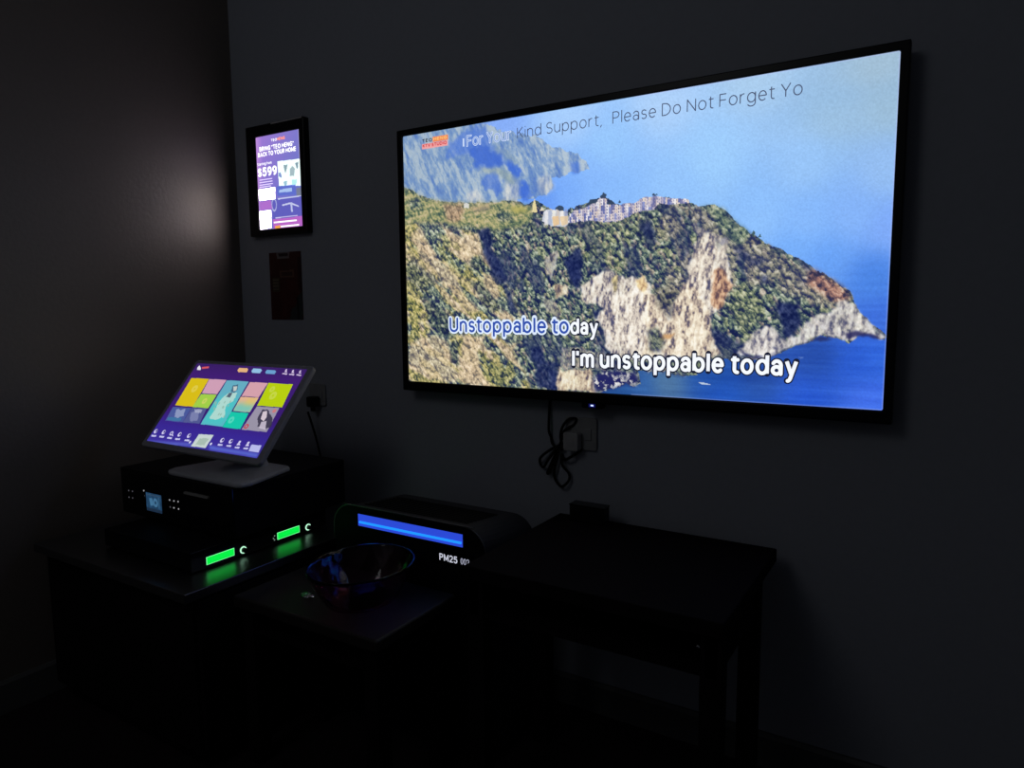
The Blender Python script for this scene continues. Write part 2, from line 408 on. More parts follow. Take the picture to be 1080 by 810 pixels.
    # near headland: base woodland
    land = [(-29,173),(25,192),(95,225),(189,249),(312,263),(391,266),(467,269),(526,287),(562,277),(647,326),(694,312),(748,299),(800,280),(838,306),(876,323),(925,308),(973,298),(1031,311),(1066,322),(1111,337),(1144,337),(1182,358),(1209,389),(1246,420),(1288,451),(1329,469),(1364,491),(1404,516),(1455,550),(1488,578),(1507,586),(1521,616),(1534,643),(1557,668),(1598,700),(1597,717),(1577,710),(1558,698),(1536,703),(1512,724),(1475,714),(1442,707),(1411,726),(1358,745),(1333,756),(1306,773),(1270,779),(1235,778),(1178,774),(1120,787),(1107,830),(1070,835),(1019,822),(974,824),(919,821),(932,862),(907,872),(881,864),(849,881),(804,893),(681,956),(-58,1007)]
    lx = X + 9*(fbm(X*.05, Y*.05, 12)-.5); ly = Y + 16*(fbm(X*.06, Y*.05, 15)-.5)
    ml = inpoly(lx, ly, land)
    wX = X + 12*(fbm(X*.05, Y*.05, 171)-.5); wY = Y + 14*(fbm(X*.05, Y*.05, 175)-.5)
    d, dx, dy, idv = worley((wX-.34*wY)*.064, wY*.038, 31)
    d2, ex, ey, id2 = worley((wX-.30*wY)*.110, wY*.066, 37)
    sh = np.clip(.52 + .75*(dx*.5-dy*.85), 0, 1)*np.clip(1.22-d*.9, 0, 1)*.65 + .35*np.clip(.55+.8*(ex*.5-ey*.85), 0, 1)
    big = fbm(X*.006, Y*.007, 51, 3); fine = fbm(X*.12, Y*.10, 57, 3)
    tone = np.clip((sh-.5)*1.25+.5 + (fine-.5)*1.2, 0, 1)
    dark = ramp(tone, [(.06, (20,30,78)), (.22, (34,48,84)), (.38, (58,78,90)), (.54, (92,110,102)), (.72, (140,154,132)), (1, (196,204,186))])
    olive = ramp(tone, [(.05, (40,52,74)), (.25, (78,92,78)), (.45, (124,134,94)), (.65, (166,168,116)), (1, (214,206,160))])
    purple = ramp(tone, [(.05, (46,52,96)), (.3, (92,94,104)), (.5, (132,126,116)), (.7, (172,162,144)), (1, (214,204,190))])
    wood = np.where((idv > .80)[..., None], olive*.45+dark*.55, dark)
    wood = np.where((id2 > .84)[..., None], purple, wood)
    gul = fbm((X-.35*Y)*.018, Y*.008, 161, 4); wood = wood*(1-.55*np.clip((gul-.54)*9, 0, 1)[..., None]) + np.array((34,46,96))*(.55*np.clip((gul-.54)*9, 0, 1)[..., None])
    c.c = np.where(ml[..., None], wood, c.c)
    # right flank: brownish scrub
    def blend(P, colr, a=1.0, warp=22, f=.02, soft=3, seed=3, noisy=None):
        m = inpoly(X + warp*2*(fbm(X*f, Y*f, seed)-.5), Y + warp*2*(fbm(X*f, Y*f, seed+9)-.5), P) & ml
        m = blur(m, soft) if soft else m.astype(float)
        if noisy is not None: m = m*np.clip((noisy-.42)*9+.5, 0, 1)
        c.c = c.c*(1-a*m[..., None]) + colr*(a*m[..., None])
    patch = fbm(X*.022, Y*.018, 63, 4)
    blend([(997,322),(1166,354),(1273,456),(1399,523),(1495,586),(1520,633),(1403,620),(1276,566),(1198,564),(1117,645),(1000,560),(969,417)], purple, .75, noisy=patch+.06)
    blend([(1411,523),(1483,571),(1512,609),(1473,616),(1401,569)], ramp(tone, [(0, (60,50,70)), (.4, (150,100,96)), (.7, (196,130,112)), (1, (220,180,160))]), .7, 14, noisy=patch+.1)
    blend([(1111,337),(1182,356),(1246,420),(1221,458),(1167,402)], ramp(tone, [(0, (36,60,72)), (.4, (80,112,98)), (.7, (126,150,120)), (1, (176,190,156))]), .6, 24)
    blend([(715,358),(968,347),(999,447),(846,512),(681,461)], olive, .35, 30, noisy=patch+.03)
    # left slope: tan and yellow-green bands running down to the right
    u = (X*.80+Y*.60); w = (Y*.80-X*.60)
    band = fbm(w*.034, u*.006, 81, 5); gr = fbm(X*.07, Y*.06, 86, 3)
    tan = ramp(np.clip(tone*.55+gr*.45, 0, 1), [(.12, (92,90,92)), (.3, (150,134,112)), (.44, (192,170,138)), (.58, (216,194,160)), (.8, (240,222,194))])
    yel = ramp(tone, [(.05, (46,58,64)), (.25, (92,100,66)), (.45, (142,142,82)), (.65, (186,174,104)), (1, (230,214,150))])
    left = [(-33,311),(58,303),(187,332),(294,359),(326,380),(341,420),(388,487),(433,546),(482,611),(508,692),(462,773),(507,837),(536,907),(521,951),(-57,989)]
    blend(left, tan, .95, 18, seed=5)
    blend(left, yel, .8, 14, seed=5, noisy=band-.05)
    blend(left, dark*1.05, .9, 14, seed=5, noisy=fbm(w*.034, u*.009, 95, 4)-.11)
    D = lambda P, a=.9, s=6, k=.02: blend(P, dark*.86, a, s, k, 2)
    D([(4,446),(39,457),(113,495),(134,531),(111,566),(97,643),(64,593),(12,556)], .6, 30)
    D([(87,600),(132,609),(199,650),(273,720),(219,721),(175,721),(130,699),(96,686)], .85, 16)
    D([(185,757),(235,743),(233,841),(200,824)], .85, 10)
    D([(278,457),(342,443),(361,499),(330,502),(310,484)], .8, 10)
    D([(277,526),(340,536),(431,622),(440,643),(380,643),(318,579)], .7, 14)
    for P, a in (([(1,519),(25,528),(76,566),(91,643),(0,642)], .75), ([(3,572),(35,581),(74,632),(107,709),(59,741),(6,747)], .95), ([(341,780),(378,766),(449,807),(478,848),(448,892),(376,896),(340,854)], .8),
                 ([(150,356),(211,368),(230,455),(277,518),(319,570),(276,569),(234,516),(159,453)], .6), ([(6,383),(41,394),(113,477),(101,495),(45,448),(5,419)], .6)):
        blend(P, yel, a*.85, 22, .04, 2, 7, noisy=fbm(X*.03, Y*.02, 191, 3)+.04)
    for P, a in (([(232,369),(332,371),(342,426),(300,450),(278,466),(247,435)], .9), ([(346,502),(382,512),(421,572),(401,597),(350,554)], .85), ([(25,348),(72,329),(137,430),(234,516),(276,587),(338,639),(275,639),(179,532),(79,458)], .75),
                 ([(273,724),(358,723),(315,780),(335,854),(366,897),(259,898),(216,873),(260,840),(251,760)], .9), ([(6,751),(118,727),(196,752),(200,824),(238,867),(226,895),(125,891),(3,850)], .7)):
        blend(P, tan*1.03, a, 12, .03, 2, 8)
    # terraces
    terr = [(-29,180),(43,200),(112,236),(312,256),(467,269),(540,294),(547,338),(485,358),(389,365),(331,348),(229,335),(102,313),(-34,318)]
    tline = fbm(X*.012, Y*.10 + X*.012, 101, 4)
    blend(terr, ramp(np.clip(tline*.6+tone*.4, 0, 1), [(.2, (66,88,80)), (.38, (112,128,96)), (.5, (158,160,112)), (.62, (190,178,126)), (.8, (206,190,160))]), .95, 8)
    blend([(169,256),(261,260),(271,290),(249,326),(195,319),(185,283)], ramp(tone, [(.1, (120,100,88)), (.5, (186,150,124)), (.9, (214,186,158))]), .8, 10)
    blend([(282,278),(375,273),(385,286),(313,297)], (196,164,140), .6, 8)
    blend([(454,288),(503,287),(531,310),(483,314)], (186,176,96), .75, 8)
    blend([(405,300),(454,304),(473,334),(414,334)], dark, .7, 10)
    blend([(17,235),(75,222),(85,263),(27,262)], dark*1.05, .7, 12)
    # shadowed gullies
    for P, a in (([(327,362),(374,349),(388,387),(383,420),(432,497),(446,539),(421,551),(387,521),(372,470),(347,439),(342,393)], .85), ([(432,539),(466,581),(485,639),(455,639),(441,589)], .8),
                 ([(696,439),(722,433),(731,495),(723,538),(687,537),(669,485)], .9), ([(669,476),(718,478),(718,560),(701,575),(683,535)], .9), ([(760,633),(796,631),(792,666),(771,670)], .85),
                 ([(779,573),(817,554),(826,589),(809,612),(783,604)], .75), ([(896,666),(908,643),(922,647),(913,696)], .7), ([(529,754),(567,757),(591,802),(543,804)], .85),
                 ([(610,835),(629,834),(638,904),(610,905)], .9), ([(913,376),(960,369),(968,413),(937,407)], .7), ([(938,348),(965,372),(981,431),(962,451),(939,443)], .6),
                 ([(1204,450),(1224,454),(1259,493),(1286,494),(1280,515),(1253,507),(1218,478)], .6), ([(1277,544),(1300,538),(1308,565),(1288,568)], .7), ([(1139,690),(1182,700),(1204,721),(1183,735),(1154,729)], .7),
                 ([(1325,624),(1354,614),(1381,631),(1387,687),(1371,715),(1348,715),(1336,673)], .92), ([(548,794),(642,807),(642,898),(557,894)], .8)):
        blend(P, np.array((30,42,92))+(fine-.5)[..., None]*70+np.clip(sh-.6, 0, 1)[..., None]*60, a, 12, .03, 2, 6)
    # pale cliffs
    cr = fbm((X+.15*Y)*.095, Y*.030, 111, 4); cr2 = fbm(X*.02, Y*.016, 117, 3); sp = fbm(X*.16, Y*.11, 119, 3)
    rk = np.clip((cr-.5)*1.5+.5 + (sp-.5)*.9, 0, 1)
    rock = ramp(rk, [(.06, (84,84,118)), (.22, (146,136,140)), (.36, (196,184,174)), (.52, (226,214,198)), (.72, (246,238,224)), (1, (254,250,242))])
    warm = ramp(rk, [(.05, (98,74,70)), (.3, (170,132,96)), (.5, (220,186,136)), (.75, (240,216,160)), (1, (250,236,200))])
    cool = ramp(rk, [(.05, (66,74,120)), (.3, (128,130,150)), (.5, (184,182,190)), (.75, (226,222,222)), (1, (246,244,244))])
    for P, col, a in (
        ([(714,558),(757,536),(825,517),(907,531),(955,556),(984,646),(1033,617),(1071,566),(1088,517),(1092,460),(1118,433),(1161,463),(1189,451),(1194,534),(1192,590),(1151,646),(1131,703),(1147,761),(1096,777),(1005,780),(910,767),(827,723),(775,661),(809,622),(740,614)], rock, .93),
        ([(792,666),(826,597),(883,582),(939,546),(971,610),(974,789),(844,794),(810,752)], rock, .9),
        ([(1087,443),(1101,430),(1140,415),(1155,461),(1150,538),(1151,577),(1060,575),(1077,529)], rock*.95+warm*.05, .85),
        ([(1089,384),(1118,407),(1147,415),(1196,442),(1169,476),(1152,475),(1140,439),(1104,423)], rock, .6),
        ([(1056,559),(1107,564),(1138,650),(1154,714),(1176,768),(1141,780),(1089,774),(1021,769),(943,778),(940,575),(964,587),(1020,665)], rock*.75+warm*.25, .92),
        ([(1228,734),(1259,716),(1292,705),(1325,705),(1333,760),(1274,775),(1246,755)], cool*.6+rock*.4, .9),
        ([(1275,688),(1316,680),(1338,716),(1358,722),(1384,701),(1396,673),(1446,645),(1495,605),(1526,625),(1558,672),(1598,705),(1583,713),(1511,719),(1442,703),(1410,718),(1359,740),(1305,770),(1221,769),(1248,724)], cool*.45+rock*.55, .86),
        ([(829,532),(846,521),(858,529),(850,574),(834,585)], np.array((228,204,110))*np.ones_like(rock)*(.75+.4*rk[..., None]), .5),
        ([(907,541),(939,542),(951,572),(935,583),(911,564)], warm, .9),
        ([(619,558),(665,547),(681,575),(642,598),(633,582)], warm*.5+rock*.5, .85),
        ([(601,455),(643,449),(638,484),(610,535),(597,491)], rock*.85, .75),
        ([(587,605),(633,594),(647,662),(596,634)], rock*.85, .6),
        ([(638,830),(759,825),(777,860),(781,900),(642,903)], rock*.6+warm*.4, .92),
        ([(656,756),(763,761),(806,776),(798,823),(647,825)], rock*.88, .55),
        ([(1149,523),(1178,527),(1196,566),(1180,625),(1145,629),(1140,600)], ramp(rk, [(.1, (104,70,70)), (.35, (176,122,92)), (.6, (216,164,122)), (1, (240,212,180))]), .72),
        ([(997,706),(1035,698),(1020,717),(986,736)], (206,150,92)*np.ones_like(rock), .75)):
        blend(P, col, a, 16, .03, 1, 13)
    blend([(958,699),(985,691),(1001,732),(990,762),(959,759)], dark*.8, .85, 12)
    blend([(999,558),(1052,570),(1030,624),(1020,665),(973,620),(964,583)], purple*.8, .75, 16, noisy=patch+.1)
    blend([(1200,587),(1234,553),(1268,581),(1290,626),(1304,657),(1264,675),(1252,727),(1224,692),(1209,643)], olive*.55+dark*.45, .85, 14)
    # foreshore rocks and their dark water line
    shore = [(764,849),(807,831),(857,829),(915,826),(923,849),(915,876),(883,874),(849,884),(807,894),(777,896)]
    nv = fbm(X*.09, Y*.09, 131, 4)
    blend(shore, np.where((nv > .56)[..., None], cool*1.0, np.array((34,36,100))), .95, 8)
    blend([(943,809),(993,822),(1072,827),(1065,842),(993,842),(944,836)], np.where((nv > .5)[..., None], cool, np.array((44,52,100))), .9, 6)
    c.poly([(1224,747),(1242,768),(1278,776),(1332,755),(1332,740),(1318,744),(1332,751),(1298,768),(1249,761)], (34,40,92), .8, 5, .06, 1)
    c.poly([(1499,703),(1529,692),(1571,702),(1589,715),(1559,707),(1529,707),(1511,717)], (38,38,92), .85, 5, .06, 1)
    c.poly([(1411,725),(1442,708),(1474,715),(1443,722)], (38,46,100), .8, 5, .06, 1)
    # boat wake
    c.poly([(1111,849),(1125,849),(1151,855),(1123,856)], (205,220,235), .9)
    c.poly([(1386,765),(1402,766),(1394,771)], (120,150,215), .5)
    # village on the ridge
    g6 = lambda P: [(vb[0]+(x-180)*(vb2[0]-vb[0])/200.0, vb[1]+(y-255)*(vb3[1]-vb[1])/95.0) for x, y in P]
    vb, vb2, vb3 = [(588,313),(678,320),(588,351)]
    q = [(588,313),(611,311),(638,309),(678,326),(678,357),(665,367),(615,362),(583,342)]
    c.poly(q, (198,204,216), 1, 6, .05)
    for k in range(6):
        a = 190+k*32; c.poly(g6([(a,262-6*(k%2)),(a+12,246),(a+26,262),(a+26,370),(a,366)]), [(232,230,232),(170,182,210),(240,236,226),(206,196,190),(246,240,236),(150,160,196)][k], .85, 3, .06)
    c.poly([(620,333),(643,331),(647,359),(625,363)], (232,196,150), .9); c.poly([(647,335),(676,333),(678,359),(656,365)], (236,206,160), .8)
    c.poly([(546,294),(554,268),(561,295),(565,314),(545,313)], (232,216,160)); c.poly([(574,310),(581,298),(593,311)], (226,214,190))
    rv = random.Random(4)
    base = [(681,357),(681,334),(700,320),(739,313),(756,305),(790,289),(811,291),(815,306),(840,312),(877,313),(908,312),(932,301),(967,301),(967,337),(936,336),(905,343),(881,352),(840,362),(807,362),(757,354)]
    c.poly(base, (150,146,176), 1, 8, .05)
    tc = [(226,218,222),(206,196,206),(242,238,240),(176,170,196),(222,206,196),(140,150,204),(104,114,176),(228,214,204),(124,126,172),(198,190,206)]
    m_v = inpoly(X + 6*(nv-.5), Y + 8*(nv-.5), base) | inpoly(X, Y, [(937,301),(960,299),(979,299),(1014,307),(1069,314),(1077,327),(1044,327),(1014,327),(984,319),(968,332),(945,336),(937,330)])
    vx = np.floor(X/6.5).astype(int); vy = np.floor((Y+6*np.sin(vx*2.1))/19.0).astype(int)
    vid = ((vx*73 + vy*131 + (vx*vy) % 17) % len(tc))
    c.c = np.where(m_v[..., None], np.array(tc, float)[vid], c.c)
    win = m_v & ((X % 6.5) < 2.2) & (((Y+6*np.sin(vx*2.1)) % 9.5) > 3) & (((Y+6*np.sin(vx*2.1)) % 9.5) < 8)
    c.put(win, (84,88,140), .75)
    for P in ([(739,306),(756,290),(790,291),(773,301),(744,310)], [(790,282),(801,273),(813,280),(811,289),(794,289)], [(629,308),(643,299),(661,303),(665,317),(643,315)],
              [(848,307),(856,300),(861,306),(856,311)], [(811,302),(836,302),(836,312),(815,310)], [(958,291),(979,292),(977,295),(970,296),(960,294)], [(957,291),(967,288),(967,294)], [(678,314),(685,307),(691,317)]):
        c.poly(P, (52,70,96), .95, 4, .08)
    c.poly([(962,295),(975,297),(974,329),(961,331)], (86,86,140), .6)
    for P in ([(1252,428),(1257,417),(1262,422),(1261,436)], [(1271,436),(1275,426),(1281,435)], [(1235,421),(1240,412),(1245,421),(1244,428)]):
        c.poly(P, (60,84,84), .9, 3, .08)
    c.poly([(269,262),(280,260),(292,266),(290,279),(270,277)], (226,224,220), .9)
    # film grain of the video
    c.c = c.c*(1+.10*(fbm(X*.3, Y*.3, 141, 2)-.5)[..., None])
    lum = c.c.mean(-1, keepdims=True); c.c = lum + (c.c-lum)*.97
    # pale rim along the lit edge
    e = np.minimum(np.minimum(X, 1600-X)/5.0, np.minimum(Y, 900-Y)/5.0)
    c.put(np.clip(1-e, 0, 1)*(X > 900), (190,196,255), .55)
    return c
TVC = tv_picture()
SCR = TVC.mesh('screen', 0, TW, 0, TH, 0.0, M_screen, TV)
E_white = glow('white lettering', (244,248,255)); E_dark = glow('navy outline', (24,28,52)); E_sung = glow('sung blue lettering', (50,80,170)); E_halo = glow('pale blue outline', (222,236,255))
E_thin = glow('slate lettering', (74,84,112)); E_pale = glow('pale lettering', (206,222,250)); E_blk = glow('black lettering', (26,26,44)); E_red = glow('red lettering', (206,52,62)); E_or = glow('orange panel', (240,140,92)); E_orl = glow('orange lettering', (252,196,120)); E_redp = glow('rose panel', (238,164,164))
# lyric lines: sung part blue on a pale outline, the rest white on a dark outline
stext('lyric_sung_outline', 'Unstoppable to', 0.1502, 0.5182, 0.1428, 0.0402, 0.15, E_halo, SCR, grow=0.22, y=-0.0006)
stext('lyric_sung', 'Unstoppable to', 0.1502, 0.5182, 0.1428, 0.0402, 0.15, E_sung, SCR, grow=0, y=-0.0010)
stext('lyric_outline', 'day', 0.5222, 0.5982, 0.1411, 0.0406, 0.17, E_dark, SCR, grow=0.14, y=-0.0005)
stext('lyric', 'day', 0.5222, 0.5982, 0.1411, 0.0406, 0.17, E_white, SCR, grow=0, y=-0.0010)
stext('lyric_outline', "I'm unstoppable today", 0.5275, 1.0568, 0.0602, 0.0446, 0.175, E_dark, SCR, grow=0.13, y=-0.0006)
stext('lyric', "I'm unstoppable today", 0.5275, 1.0568, 0.0602, 0.0446, 0.175, E_white, SCR, grow=0, y=-0.0010)
# thin running message
stext('ticker_outline', 'For Your', 0.2174, 0.3541, 0.6320, 0.0274, 0.08, E_pale, SCR, grow=0.11, y=-0.0006)
stext('ticker', 'For Your', 0.2174, 0.3541, 0.6320, 0.0274, 0.08, glow('hazy blue lettering', (116,146,206)), SCR, grow=0, y=-0.0010)
stext('ticker_outline', 'I', 0.2042, 0.2109, 0.6305, 0.0260, 0.2, E_pale, SCR, grow=0, y=-0.0006)
stext('ticker', 'Kind Support,', 0.3724, 0.6053, 0.6320, 0.0274, 0.082, E_thin, SCR, grow=0, y=-0.0010)
stext('ticker', 'Please Do Not Forget Yo', 0.6318, 1.0464, 0.6320, 0.0274, 0.082, E_thin, SCR, grow=0, y=-0.0010)
# station mark in the corner
stext('station_mark', 'TEO', 0.0688, 0.1028, 0.6593, 0.0096, 0.22, E_blk, SCR, y=-0.0010)
obj('station_mark_panel', bx(0.1044, 0.1563, -.0006, -.0003, 0.6572, 0.6708), E_or, SCR)
stext('station_mark', 'HENG', 0.1075, 0.1521, 0.6606, 0.0084, 0.22, E_orl, SCR, y=-0.0010)
obj('station_mark_panel', bx(0.0668, 0.1549, -.0006, -.0003, 0.6424, 0.6560), E_redp, SCR)
stext('station_mark', 'KTV STUDIO', 0.0699, 0.1518, 0.6462, 0.0090, 0.22, E_red, SCR, y=-0.0010)
# small sensor bump under the lower edge with its blue light
S = obj('sensor_housing', prism(rrect(.555, .612, -.040, -.0276, .004), 'y', -.002, .014), M_bezel, TV)
o = obj('status_light', bx(.580, .587, -.0035, -.002, -.0345, -.031), glow('blue white light', (190,205,255), 1.6), S)
o = obj('light_surround', bx(.574, .592, -.0026, -.002, -.0375, -.0285), glow('deep blue light', (10,14,80), 1.0), S)

# ------------------------------------------------------------------ advertising display
AD = thing('advertising_display', 'small black framed upright screen lit with a purple advert, in the corner', 'display', (0, 0, 0.86))
obj('frame', ring(-.700, -.424, .452, .8085, -.655, -.447, .473, .772, 0.026, 0.05), M_bezel, AD, bevel=.003)
obj('back_panel', bx(-.69, -.43, .045, .0495, .462, .80), M_bezel, AD)
obj('edge_highlight', bx(-.572, -.430, .0250, .0262, .8030, .8065), mat('pale edge highlight', (.9, .9, .9), .5, metal=0.8), AD)  # pale strip stands in for the reflected highlight on the frame's top edge
GK = 4.6
E_hot = glow('bright white lettering', (255,255,255), 1.25)
def advert():
    c = Canvas(400, 575, 160, 230); X, Y = c.X, c.Y
    t = np.clip(Y/575, 0, 1); s = np.clip(X/400, 0, 1)
    c.c = np.stack([160-34*s-34*t, 122-10*t+0*s, 212-8*s-6*t], -1)
    c.put(np.clip(1-X/60, 0, 1), (206,150,226), .7)
    c.put(np.clip((X-385)/10, 0, 1)*(Y < 300), (255,240,255), .9)
    g = np.ones(X.shape)
    def hot(P, k=2.2, col=(255,246,240), a=1.0):
        m = inpoly(X, Y, P); c.put(m, col, a); g[m] = k*GK
    # photograph of people in a pale room
    hot([(192,167),(392,174),(391,333),(198,316)], .30, (222,240,236))
    for P, col in (([(245,195),(284,195),(276,222),(261,245),(251,220)], (104,128,140)), ([(301,220),(326,209),(347,230),(336,271),(299,268)], (130,150,158)), ([(349,194),(383,192),(375,228),(361,233)], (96,118,134)),
                   ([(199,238),(221,236),(226,270),(202,262)], (90,110,170)), ([(239,295),(275,294),(266,321),(244,319)], (120,160,180)), ([(317,293),(360,292),(351,325),(315,326)], (150,206,206))):
        c.poly(P, col, .85, 6, .05)
    # blue box and equipment
    c.poly([(172,317),(344,322),(347,381),(179,376)], (96,112,206)); c.poly([(202,339),(312,338),(313,361),(191,356)], (170,196,240))
    c.poly([(349,344),(391,343),(392,395),(350,396)], (120,126,150))
    c.poly([(122,391),(395,395),(395,513),(128,516)], (98,96,190))
    p = [(145,427),(237,434),(307,454)]
    c.disc(p[0][0], p[0][1], 24, 42, (176,180,226), 1, .72)
    c.poly([(215,432),(295,424),(364,449),(370,459),(294,434),(222,440)], (206,210,240)); c.poly([(292,424),(309,426),(312,483),(297,482)], (190,196,236)); c.poly([(181,391),(389,390),(390,396),(184,399)], (200,206,240))
    c.poly([(151,505),(354,504),(353,509),(152,512)], (206,200,240))
    c.poly([(9,401),(115,395),(126,450),(13,451)], (176,112,206))
    c.poly([(126,516),(395,513),(396,573),(132,578)], (186,104,200))
    # white panels
    hot([(7,322),(157,321),(155,389),(9,391)], 3.4); hot([(4,458),(112,458),(110,566),(4,571)], 2.6, (250,244,246))
    c.poly([(144,557),(192,556),(192,574),(145,574)], (250,170,70))
    return c, g
ADC, ADG = advert()
ASC = ADC.mesh('screen', -.655, -.447, .473, .772, 0.031, screen_mat('lit advert', 1.0), AD, gain=ADG)
E_dor = glow('orange lettering on advert', (250,140,70), 1.5)
stext('advert_mark', 'TEO', -0.5803, -0.5522, 0.7498, 0.0086, 0.2, E_hot, ASC, y=0.0303)
stext('advert_mark', 'HENG', -0.5515, -0.5148, 0.7501, 0.0096, 0.2, E_dor, ASC, y=0.0303)
stext('advert_headline', 'BRING "TEO HENG"', -0.6387, -0.4745, 0.7249, 0.0152, 0.21, E_hot, ASC, y=0.0303)
stext('advert_headline', 'BACK TO YOUR HOME', -0.6469, -0.4648, 0.7074, 0.0148, 0.21, E_hot, ASC, y=0.0303)
stext('advert_caption', 'Starting from', -0.6522, -0.5821, 0.6807, 0.0089, 0.15, E_hot, ASC, y=0.0303)
stext('advert_price', '$599', -0.6517, -0.5588, 0.6436, 0.0302, 0.22, E_hot, ASC, y=0.0303)
obj('advert_caption', bx(-0.6453, -0.5830, .0303, .0306, 0.6330, 0.6358), glow('lilac lettering', (226,210,250), 1.2), ASC)
obj('advert_caption', bx(-0.6459, -0.5821, .0303, .0306, 0.6248, 0.6276), glow('lilac lettering', (226,210,250), 1.2), ASC)
obj('advert_caption', bx(-0.6465, -0.5811, .0303, .0306, 0.6167, 0.6195), glow('lilac lettering', (226,210,250), 1.2), ASC)
obj('advert_caption', bx(-0.6470, -0.5907, .0303, .0306, 0.6101, 0.6129), glow('lilac lettering', (226,210,250), 1.2), ASC)
obj('advert_footer', bx(-0.5844, -0.4758, .0303, .0306, 0.4904, 0.4952), E_hot, ASC)
obj('advert_footer', bx(-0.5517, -0.4657, .0303, .0306, 0.4754, 0.4802), E_hot, ASC)

# paper notice under the display
def notice():
    c = Canvas(150, 225, 60, 90); X, Y = c.X, c.Y
    return c
nm = bpy.data.materials.new('printed red paper'); nm.use_nodes = True
_nt = nm.node_tree; _b = _nt.nodes['Principled BSDF']; _b.inputs['Roughness'].default_value = 0.5; _b.inputs['Specular IOR Level'].default_value = 0.2
_a = _nt.nodes.new('ShaderNodeAttribute'); _a.attribute_name = 'picture'; _nt.links.new(_a.outputs['Color'], _b.inputs['Base Color'])
NC = Canvas(150, 225, 61, 91)
NC.c[:] = (78, 38, 36)
NC.c *= (.8+.4*fbm(NC.X*.03, NC.Y*.03, 5)[..., None])
NC.poly([(36,0),(98,0),(96,22),(40,22)], (130,122,124)); NC.poly([(44,4),(92,4),(90,14),(48,14)], (60,44,46))
NC.poly([(50,62),(116,60),(116,84),(50,84)], (110,80,66)); NC.poly([(56,68),(108,67),(108,78),(56,78)], (74,48,44))
NC.poly([(12,84),(46,84),(46,132),(12,132)], (80,70,56))
for y in (90, 100, 110, 120): NC.poly([(14,y),(42,y),(42,y+4),(14,y+4)], (120,108,92))
NC.poly([(150,130),(128,150),(118,175),(96,190),(90,225),(150,225)], (58,64,66), 1, 8, .06)
NC.poly([(150,20),(132,20),(132,130),(150,128)], (56,26,30)); NC.poly([(122,150),(134,150),(134,225),(126,225)], (30,28,32))
NT = thing('paper_sign', 'dark red printed notice stuck below the lit advert screen', 'notice', (0, 0, 0.86))
obj('backing_sheet', bx(-.6365, -.484, .0478, .05, .174, .397), mat('dark red paper', (.06, .02, .02), .6), NT)
NC.mesh('printed_face', -.6365, -.484, .174, .397, .0475, nm, NT)

# ------------------------------------------------------------------ equipment cabinet
CT = 0.448
CB = thing('equipment_cabinet', 'low black cabinet with glossy top in the dark corner, carrying the stacked audio gear', 'cabinet', (0, 0, 0))
obj('carcass', bx(-.735, -.092, -.66, .035, .05, CT-.022), M_wood, CB, bevel=.003)
obj('plinth', bx(-.715, -.105, -.63, .03, 0.0, .05), M_wood, CB)
obj('glossy_top', bx(-.745, -.077, -.685, .035, CT-.022, CT), M_shelf, CB, bevel=.0015)
for y0, y1 in ((-.65, -.315), (-.31, .025)):
    dr = obj('door', bx(-.092, -.079, y0, y1, .06, CT-.03), M_wood, CB, bevel=.002)
    yh = y1-.03 if y0 < -.5 else y0+.03
    obj('door_handle', bx(-.079, -.067, yh-.006, yh+.006, .19, .30), M_dark_metal, dr)

# wireless receiver with two green displays, facing +x
RC = thing('wireless_receiver', 'black receiver with two green displays and lit knobs, under the audio unit', 'receiver', (-.17, 0, CT))
obj('body', bx(-.38, -.004, -.60, -.185, .005, .050), M_dark_metal, RC, bevel=.002)
obj('front_panel', bx(-.004, 0, -.605, -.180, .004, .052), M_gloss, RC, bevel=.001)
for x in (-.34, -.04):
    for y in (-.57, -.22): obj('foot', lathe([(.010, 0), (.010, .005)], 16), M_black, RC, (x, y, 0))
E_green = glow('green display', (6,236,70), 1.05); E_greenl = glow('pale green rim', (120,255,160), 1.0); E_ring = glow('pale green ring', (190,255,214), 1.1); E_dim = glow('grey green lights', (120,140,130), 1.0)
for ya, yb, yk in [(-0.5632, -0.4881, -0.4604), (-0.3519, -0.2795, -0.2473)]:
    z0, z1 = 0.0130, 0.0295
    dp = obj('green_display', bx(0, .0012, ya, yb, z0, z1), E_green, RC)
    rm = bmesh.new()
    box(rm, 0, .0016, ya-.0012, ya, z0-.0012, z1+.0012); box(rm, 0, .0016, yb, yb+.0012, z0-.0012, z1+.0012); box(rm, 0, .0016, ya, yb, z1, z1+.0012); box(rm, 0, .0016, ya, yb, z0-.0012, z0)
    obj('display_rim', rm, E_greenl, dp)
    kz = 0.0174
    kn = lathe([(.0062, 0), (.0062, .008), (.0055, .010)], 24)
    bmesh.ops.rotate(kn, verts=kn.verts, cent=(0,0,0), matrix=Matrix.Rotation(math.pi/2, 3, 'Y'))
    K = obj('knob', kn, M_black, RC, (0, yk, kz), smooth=False)
    rg = lathe([(.0066, .0), (.0092, .0), (.0092, .002), (.0066, .002)], 28, closed=True)
    bmesh.ops.rotate(rg, verts=rg.verts, cent=(0,0,0), matrix=Matrix.Rotation(math.pi/2, 3, 'Y'))
    obj('knob_ring', rg, E_ring, K)
    for k, (oy, oz) in enumerate(((-.006, .004), (-.010, -.002), (-.007, -.007))):
        if ya > -.4: obj('indicator_light', bx(0, .001, ya+oy-.0052, ya+oy-.0024, (z0+z1)/2+oz-.0012, (z0+z1)/2+oz+.0012), E_dim, RC)

